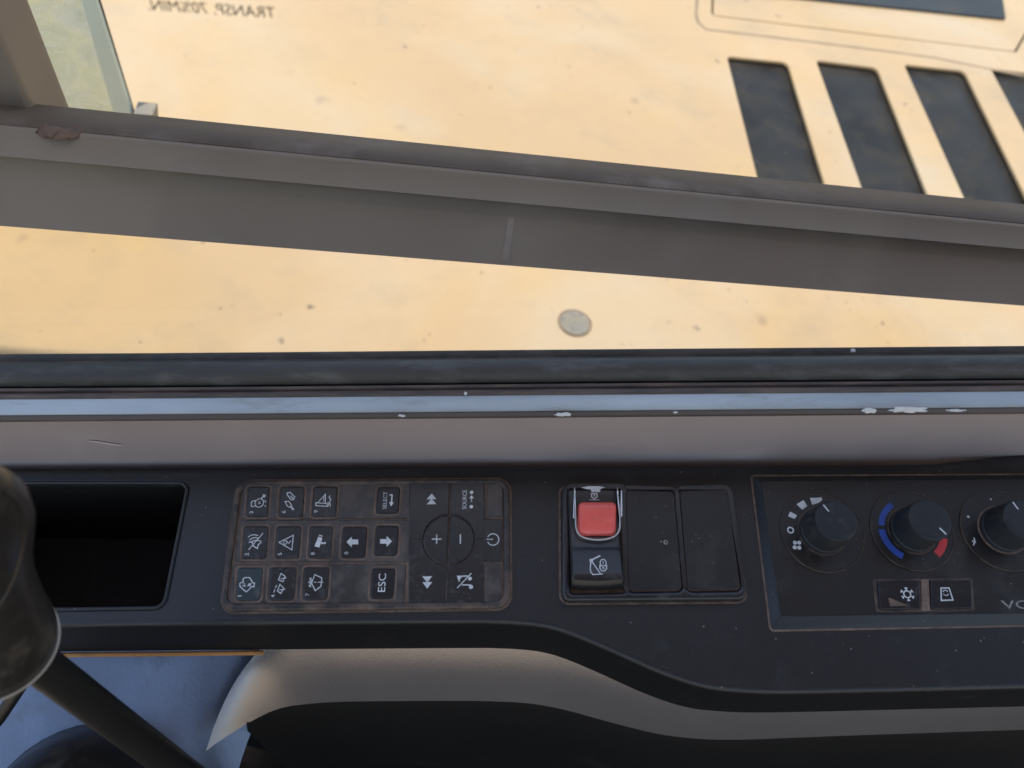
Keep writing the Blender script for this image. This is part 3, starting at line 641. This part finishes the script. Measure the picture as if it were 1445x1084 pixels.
# ------------------------------------------------------------------ rocker switch bank
Z3, Z6 = (770, 660, 4.516), (780, 670, 6.024)
SF = CF.at(925, 770)
sw = thing('switch_bank', 'black three bay switch holder with red latched rocker between keypad and climate panel', 'switch panel', SF)
hf = .0042
fo = rpoly([SF.uv(*p, hf) for p in [(793, 848), (1056, 846), (1029, 686), (792, 684)]], .0032, 6)
hol = [rpoly([SF.uv(*p, hf) for p in z(Z3, q)], .0012, 4) for q in ([(158, 798), (510, 792), (492, 126), (152, 126)],)]
blank = [z(Z3, [(527, 785), (868, 780), (822, 150), (505, 140)]), z(Z3, [(905, 782), (1242, 776), (1160, 134), (850, 146)])]
bl_l = [rpoly([SF.uv(*p, hf) for p in b_], .0022, 5) for b_ in blank]
bl_l = [l if area2(l) > 0 else list(reversed(l)) for l in bl_l]
link('holder_frame', plate_mesh('holder_frame', [fo] + hol + [inset(l, -.0003) for l in bl_l], -.0005, hf, .0016, 4), 'rocker_black', sw)
link('holder_floor', plate_mesh('holder_floor', [inset(fo if area2(fo) > 0 else list(reversed(fo)), .001)], -.0004, .0012), 'grime', sw)
fo2 = fo if area2(fo) > 0 else list(reversed(fo))
link('dust_line', plate_mesh('dust_line', [inset(fo2, -.0010), inset(fo2, -.0001)], -.0003, .00022), 'grime', sw)
for l in bl_l:
    link('dust_bed', plate_mesh('dust_bed', [inset(l, -.0002)], .0008, hf - .0009), 'grime', sw)
    o = link('blank_cover', plate_mesh('blank_cover', [inset(l, .0002)], .001, hf + .0003, .0004, 3), 'module_black', sw)
    if l is bl_l[0]: Ink(SF, hf + .0003, Z3).dot((735, 472), .00035).ring((765, 476), .0026 * .28, .0005).make('scuff', o, 'print_faint')
# rocker: profile across the tilt, swept along its width
def vv(py, h): return SF.uv(842, py, h).y
vb, vm, vt = vv(829, .004), vv(775, .006), vv(690, .005)
Lr = vt - vb
def prof_h(t):           # t 0 at the lower edge .. 1 at the upper edge
    pts = [(0, .0030), (.012, .0052), (.03, .0070), (.06, .0084), (.09, .0088), (.36, .0062), (.39, .0056), (.50, .0054), (.56, .0050), (.9, .0058), (.97, .0058), (1, .0045)]
    for (a, ha), (b, hb) in zip(pts, pts[1:]):
        if a <= t <= b: return ha + (hb - ha) * (t - a) / (b - a)
uL, uR = SF.uv(*z(Z3, [(160, 640)])[0], .006).x, SF.uv(*z(Z3, [(490, 640)])[0], .006).x
ts = [0, .012, .03, .06, .09, .14, .2, .26, .32, .36, .375, .39, .45, .50, .56, .65, .8, .9, .97, 1]
rows = []
us = [0, .015, .04, .1, .3, .5, .7, .9, .96, .985, 1]
for t in ts:
    row = [(uL, vb + Lr * t, .0012)]
    for s_ in us:
        bow = .0008 * (1 - (2 * s_ - 1) ** 2); drop = {0: .0012, .015: .0005, .04: .0001, .96: .0001, .985: .0005, 1: .0012}.get(s_, 0)
        row.append((uL + (uR - uL) * s_, vb + Lr * t - (bow if t < .1 else 0), prof_h(t) - drop))
    row.append((uR, vb + Lr * t, .0012)); rows.append(row)
rk = loft('rocker', rows, 'rocker_black', sw, closed_ring=False, caps=False, smooth=30)
hl = .0073
ic = Ink(SF, hl + .0004, Z6)
ic.line([(405, 684), (326, 726)], .0007).line([(326, 728), (318, 790), (320, 832), (340, 858), (424, 852)], .00045).line([(334, 740), (406, 854)], .00045).ring((327, 728), .0006, .0004)
ic.line([(404, 780), (404, 740), (416, 720), (440, 720), (452, 740), (452, 780)], .00045).line([(400, 776), (456, 776), (456, 804), (440, 824), (416, 824), (400, 804)], .0005, True).line([(428, 786), (428, 806)], .0007).line([(428, 734), (428, 760)], .0003)
icm = ic.make('boom_lock_symbol', rk)
# lay the print on the slope of the lower pad
s_ang = math.atan2(.0062 - .0088, Lr * .27)
vmid = vb + Lr * .225
icm.matrix_local = Matrix.Translation((0, vmid, prof_h(.225) + .00025)) @ Matrix.Rotation(s_ang, 4, 'X') @ Matrix.Translation((0, -vmid, -(hl + .0004)))
# printed padlock; pale cap above it is chrome glare put in as print
it = Ink(SF, .0060, Z6)
it.fill([(240, 108), (300, 98), (400, 98), (446, 108), (404, 124), (404, 148), (330, 148), (322, 126), (280, 122)])
it.line([(330, 158), (330, 190), (352, 206), (376, 190), (376, 158)], .0005, False).line([(330, 160), (376, 160)], .0005).line([(353, 168), (353, 186)], .0006).line([(312, 214), (396, 214)], .0003)
it.make('padlock_and_glare', rk)
# red sliding latch
a_, b_, c_, d_ = [SF.uv(*p, .0085) for p in z(Z3, [(206, 424), (450, 422), (450, 222), (208, 222)])]
ll = rpoly([a_, b_, c_, d_], [.0024, .0024, .0020, .0020], 6)
if area2(ll) < 0: ll.reverse()
v0, v1 = a_.y, c_.y
def dome(h, ins): return [(p.x, p.y, h) for p in inset(ll, ins)]
rr_ = [dome(.0045, 0), dome(.0074, 0), dome(.0082, .00025), dome(.0087, .0007), dome(.0089, .0013)]
vsx = []
def sculpt(p):
    t = (p[1] - v0) / (v1 - v0); k = max(0, min(1, (p[2] - .0045) / .0044))
    hh = .0012 * (1 - ((t - .62) / .62) ** 2) + (.0007 if t > .66 else 0) - .0012 * max(0, .35 - t) / .35
    return (p[0], p[1], p[2] + hh * k)
cap = []
nU, nV = 16, 18
last = inset(ll, .0013); xa, xb = min(p.x for p in last), max(p.x for p in last); ya, yb_ = min(p.y for p in last), max(p.y for p in last)
red = loft('red_latch', [[sculpt(p) for p in r_] for r_ in rr_] + [[sculpt((sum(q.x for q in last) / len(last) + (p.x - sum(q.x for q in last) / len(last)) * f, (ya + yb_) / 2 + (p.y - (ya + yb_) / 2) * f, .0089)) for p in last] for f in (.85, .7, .5, .3, .1)], 'red_latch', sw, smooth=60)
# chrome wire bail
bpx = [(184, 128), (186, 200), (190, 320), (196, 390), (216, 428), (258, 450), (330, 460), (400, 452), (446, 430), (470, 392), (474, 320), (462, 210), (456, 128)]
bh = [.0095, .0100, .0098, .0090, .0080, .0074, .0072, .0074, .0080, .0090, .0098, .0100, .0095]
bpt = [Vector((*SF.uv(*z(Z3, [p])[0], h), h)) for p, h in zip(bpx, bh)]
bpt = [Vector((bpt[0].x, bpt[0].y, .004))] + bpt + [Vector((bpt[-1].x, bpt[-1].y, .004))]
loft('wire_bail', tube_rings(smooth_open(bpt, 5), .00042, 10), 'chrome', sw, smooth=70)
for (x, y) in ((182, 250), (482, 240)):
    px_plate('bail_bracket', sw, SF, z(Z3, [(x - 9, y + 72), (x + 9, y + 72), (x + 7, y - 100), (x - 5, y - 100)]), .004, .0088, 'chrome', .0004, .0004)

# ------------------------------------------------------------------ climate control panel
Z4, Z5 = (1050, 650, 3.658), (1100, 680, 5.42)
PF = CF.at(1270, 770)
cp = thing('climate_panel', 'black climate control panel with three dials and two small push buttons', 'climate panel', PF)
hp = .0034
po = [PF.uv(*p, 0) for p in [(1088, 889), (1445, 882), (1850, 874), (1820, 668), (1445, 671), (1061, 673)]]
pol = rpoly(po, [.0012, 0, .0012, .0012, 0, .0012], 3)
if area2(pol) < 0: pol.reverse()
# sloping sides up to a flat face
q_b = [(p.x, p.y, 0) for p in pol]; 
fi = rpoly([PF.uv(*p, hp) for p in [(1102, 870), (1445, 866), (1840, 860), (1812, 674), (1445, 676), (1073, 679)]], [.0008, 0, .0008, .0008, 0, .0008], 3)
if area2(fi) < 0: fi.reverse()
k0 = min(range(len(fi)), key=lambda i: (fi[i] - pol[0]).length); fi = fi[k0:] + fi[:k0]
loft('panel_surround', [[(p.x, p.y, -.001) for p in pol], [(p.x, p.y, .0004) for p in pol], [(p.x, p.y, hp) for p in fi]], 'console_black', cp, caps=False, smooth=20)
link('panel_face', plate_mesh('panel_face', [fi], .001, hp + .0002, .0003, 2), 'module_black', cp)
link('dust_line', plate_mesh('dust_line', [inset(pol, -.0008), pol], -.0003, .0003), 'grime', cp)
def dial(cx, cy, rpx, name_marks):
    c = PF.uv(Z4[0] + cx / Z4[2], Z4[1] + cy / Z4[2], hp); e = PF.uv(Z4[0] + (cx + rpx) / Z4[2], Z4[1] + cy / Z4[2], hp); r = (e - c).length
    d = link('dial_plate', plate_mesh('dial_plate', [circ(c, r, 64)], hp, hp + .0008, .0004, 3), 'module_black', cp)
    link('dial_rim', plate_mesh('dial_rim', [circ(c, r + .0001, 64), circ(c, r - .00025, 64)], hp, hp + .00095, .0001, 2), 'rim_black', d)
    link('dust_ring', plate_mesh('dust_ring', [circ(c, r * .60, 48), circ(c, r * .50, 48)], hp + .0007, hp + .0009), 'grime' if name_marks == 3 else 'rim_black', d)
    return c, r, d
h_kn = .0205
def knob(c, r, ptr):
    k = bpy.data.objects.new('tmp', None); bpy.data.objects.remove(k)
    prof_ = [(.0098, hp + .0008), (.0098, hp + .003), (.0094, hp + .0035), (.0090, hp + .010), (.0087, h_kn - .0012), (.0085, h_kn - .0005), (.0080, h_kn - .0001), (.0072, h_kn), (.004, h_kn), (.0006, h_kn)]
    rings = []
    n = 72
    for rr2, hh in prof_:
        rings.append([(c.x + (rr2 - (.00022 if (hp + .0034 < hh < h_kn - .001 and i % 3 == 0) else 0)) * math.cos(2 * math.pi * i / n), c.y + (rr2 - (.00022 if (hp + .0034 < hh < h_kn - .001 and i % 3 == 0) else 0)) * math.sin(2 * math.pi * i / n), hh) for i in range(n)])
    o = loft('knob', rings, 'knob_black', cp, smooth=35)
    i_ = Ink(PF, h_kn); a, b = ptr; dr = Vector((math.cos(R(a)), math.sin(R(a))))
    i_.ribbon([c + dr * .0045, c + dr * .0079], .00055); i_.make('pointer', o)
c1, r1_, d1 = dial(400, 367, 213, 1); knob(c1, r1_, (122, 0))
c2, r2_, d2 = dial(863, 362, 211, 2); knob(c2, r2_, (-52, 0))
c3, r3_, d3 = dial(1330, 360, 213, 3); knob(c3, r3_, (113, 0))
hm = hp + .0008
m1 = Ink(PF, hm, Z5)
m1.fill([(232, 124), (322, 120), (326, 140), (302, 160), (250, 176)]).fill([(130, 172), (184, 140), (212, 186), (172, 214)]).fill([(80, 228), (134, 256), (116, 284), (66, 264)]).ring((84, 370), .0012, .0006)
for (x, y) in ((118, 466), (150, 466), (116, 502), (150, 504)): m1.dot((x, y), .00088)
m1.make('fan_speed_marks', d1)
def arcband(c, ra, rb, a0, a1, n=14):
    return [c + Vector((math.cos(R(a0 + (a1 - a0) * k / n)), math.sin(R(a0 + (a1 - a0) * k / n)))) * rb for k in range(n + 1)] + [c + Vector((math.cos(R(a0 + (a1 - a0) * (n - k) / n)), math.sin(R(a0 + (a1 - a0) * (n - k) / n)))) * ra for k in range(n + 1)]
Ink(PF, hm).fill(arcband(c2, r2_ * .66, r2_ * .80, 118, 170), True).fill(arcband(c2, r2_ * .66, r2_ * .82, 178, 240), True).make('cold_scale', d2, 'print_blue')
Ink(PF, hm).fill(arcband(c2, r2_ * .66, r2_ * .84, -53, -16), True).make('hot_scale', d2, 'print_red')
m3 = Ink(PF, hm, Z4); m3.dot((1274, 200), .0004).dot((1157, 290), .0006).line([(1186, 398), (1190, 416), (1184, 438)], .0005).line([(1176, 414), (1196, 424)], .0005).make('airflow_marks', d3)
# push buttons
px_plate('button_recess', cp, PF, z(Z4, [(682, 782), (1190, 776), (1180, 606), (662, 610)]), hp - .001, hp + .0004, 'rim_black', .0008, .0002)
b1 = px_plate('push_button', cp, PF, z(Z4, [(702, 768), (912, 766), (908, 622), (690, 624)]), hp, hp + .0014, 'key_dark', .0006, .0005)
b2 = px_plate('push_button', cp, PF, z(Z4, [(968, 766), (1180, 762), (1172, 618), (962, 620)]), hp, hp + .0014, 'key_dark', .0006, .0005)
px_plate('dust_gap', cp, PF, z(Z4, [(918, 776), (962, 774), (954, 612), (914, 614)]), hp, hp + .0009, 'grime', .0004, .0002)
i1_ = Ink(PF, hp + .0014, Z4); cc1 = (842, 690)
i1_.ring(cc1, .0014, .0005)
cw = i1_.p(cc1)
for k in range(6):
    dr = Vector((math.cos(R(90 + 60 * k)), math.sin(R(90 + 60 * k)))); sd = Vector((-dr.y, dr.x))
    i1_.ribbon([cw + dr * .0014, cw + dr * .0028], .0004); i1_.ribbon([cw + dr * .0027 + sd * .0006, cw + dr * .0020, cw + dr * .0027 - sd * .0006], .00035)
i1_.make('snowflake_symbol', b1)
Ink(PF, hp + .0014, Z4).line([(1016, 658), (1058, 658), (1078, 720), (1018, 722)], .0005, True).ring((1040, 683), .0011, .00035, 20, 160).ring((1040, 683), .0011, .00035, 200, 340).make('recirculation_symbol', b2)
px_plate('chipped_corner', cp, PF, z(Z4, [(756, 752), (850, 748), (745, 706)]), hp + .0012, hp + .0017, 'grime', .0002, .0001)
lo = PF.uv(1416, 862, hp + .0002)
ik = Ink(PF, hp + .0002); ik.text('VOLVO', Vector((lo.x + .0145, lo.y + .0024)), .029, .0034, 0); ik.make('brand_lettering', cp, 'print_faint')

# ------------------------------------------------------------------ joystick at the left
JB = at_z(-20, 920, -.24)
JF = Frame((JB.x, JB.y, H - .95), (1, 0, 0), (0, 1, 0))
js = thing('joystick', 'dark brown rubber joystick grip with pale rim ring on a black lever', 'joystick', JF)
def jl(p): return JF.loc(p)
def pxm(p): return F / -(CR3.transposed() @ (p - CPOS)).z
spec = [(-20, 912, -.2425, 50), (-20, 909, -.241, 80), (-20, 905, -.239, 88), (-20, 894, -.234, 87), (-22, 874, -.226, 80), (-24, 848, -.217, 72), (-25, 815, -.205, 63), (-26, 785, -.195, 61.5), (-27, 755, -.183, 64.5), (-28, 735, -.174, 66.5), (-30, 715, -.164, 62), (-34, 698, -.155, 50), (-38, 688, -.150, 34), (-42, 682, -.147, 10)]
jp, jr = [], []
for x, y, zq, rp in spec:
    p = at_z(x, y, zq); jp.append(jl(p)); jr.append(rp / pxm(p))
loft('grip', tube_rings(jp, jr, 40), 'grip_rubber', js, smooth=60)
from mathutils.bvhtree import BVHTree
gm = bpy.data.objects['grip'].data
bvh = BVHTree.FromPolygons([v.co.copy() for v in gm.vertices], [tuple(p.vertices) for p in gm.polygons])
sp_ = []
for x, y in [(4, 692), (24, 708), (34, 728), (35, 752), (31, 780), (24, 806), (14, 830), (2, 850), (-14, 868)]:
    d_ = ray(x, y); hit = bvh.ray_cast(jl(CPOS), d_)
    if hit[0]: sp_.append(hit[0] - d_.normalized() * .0002)
if len(sp_) > 3: loft('mould_seam', tube_rings(smooth_open(sp_, 4), .0005, 8), 'grip_rubber', js, smooth=70)
# moulded seam on the grip
ring_c, ring_r = jp[2], jr[2]
tdir = (jp[4] - jp[1]).normalized(); uo = tdir.orthogonal().normalized(); vo_ = tdir.cross(uo)
loft('rim_ring', tube_rings([ring_c + (uo * math.cos(2 * math.pi * k / 64) + vo_ * math.sin(2 * math.pi * k / 64)) * (ring_r + .0002) for k in range(64)], .0006, 10, closed=True), 'ring_metal', js, caps=False, smooth=80)
sa_, sb_ = at_z(40, 925, -.245), at_z(250, 1084, -.355)
sdir = (sb_ - sa_); s_bot = sa_ + sdir * 1.5
loft('lever', tube_rings([jl(sa_), jl(sa_.lerp(sb_, .5)), jl(sb_), jl(s_bot)], [.0060, .0060, .0062, .0066], 24), 'lever_black', js, smooth=60)
# folded rubber gaiter at the lever's foot
gc = at_z(45, 1172, -.355)
gl_ = []; gr_ = []
for k in range(14):
    gl_.append(jl(Vector((gc.x, gc.y, H - .350 - .022 * k)))); gr_.append((.040 if k % 2 else .046) + .002 * k if k > 1 else (.012 if k == 0 else .036))
loft('gaiter', tube_rings(gl_, gr_, 36), 'grip_rubber', js, smooth=70)
ped = rpoly([(-.075, -.09), (.10, -.09), (.10, .09), (-.075, .09)], .02)
link('pedestal', plate_mesh('pedestal', [ped], .0005, .26, .012, bottom=True), 'cover_black', js)
cb = [at_z(-40, 1060, -.36), at_z(0, 1012, -.345), at_z(24, 976, -.33), at_z(40, 950, -.30)]
loft('cable', tube_rings([jl(p) for p in cb], .0026, 10), 'lever_black', js)
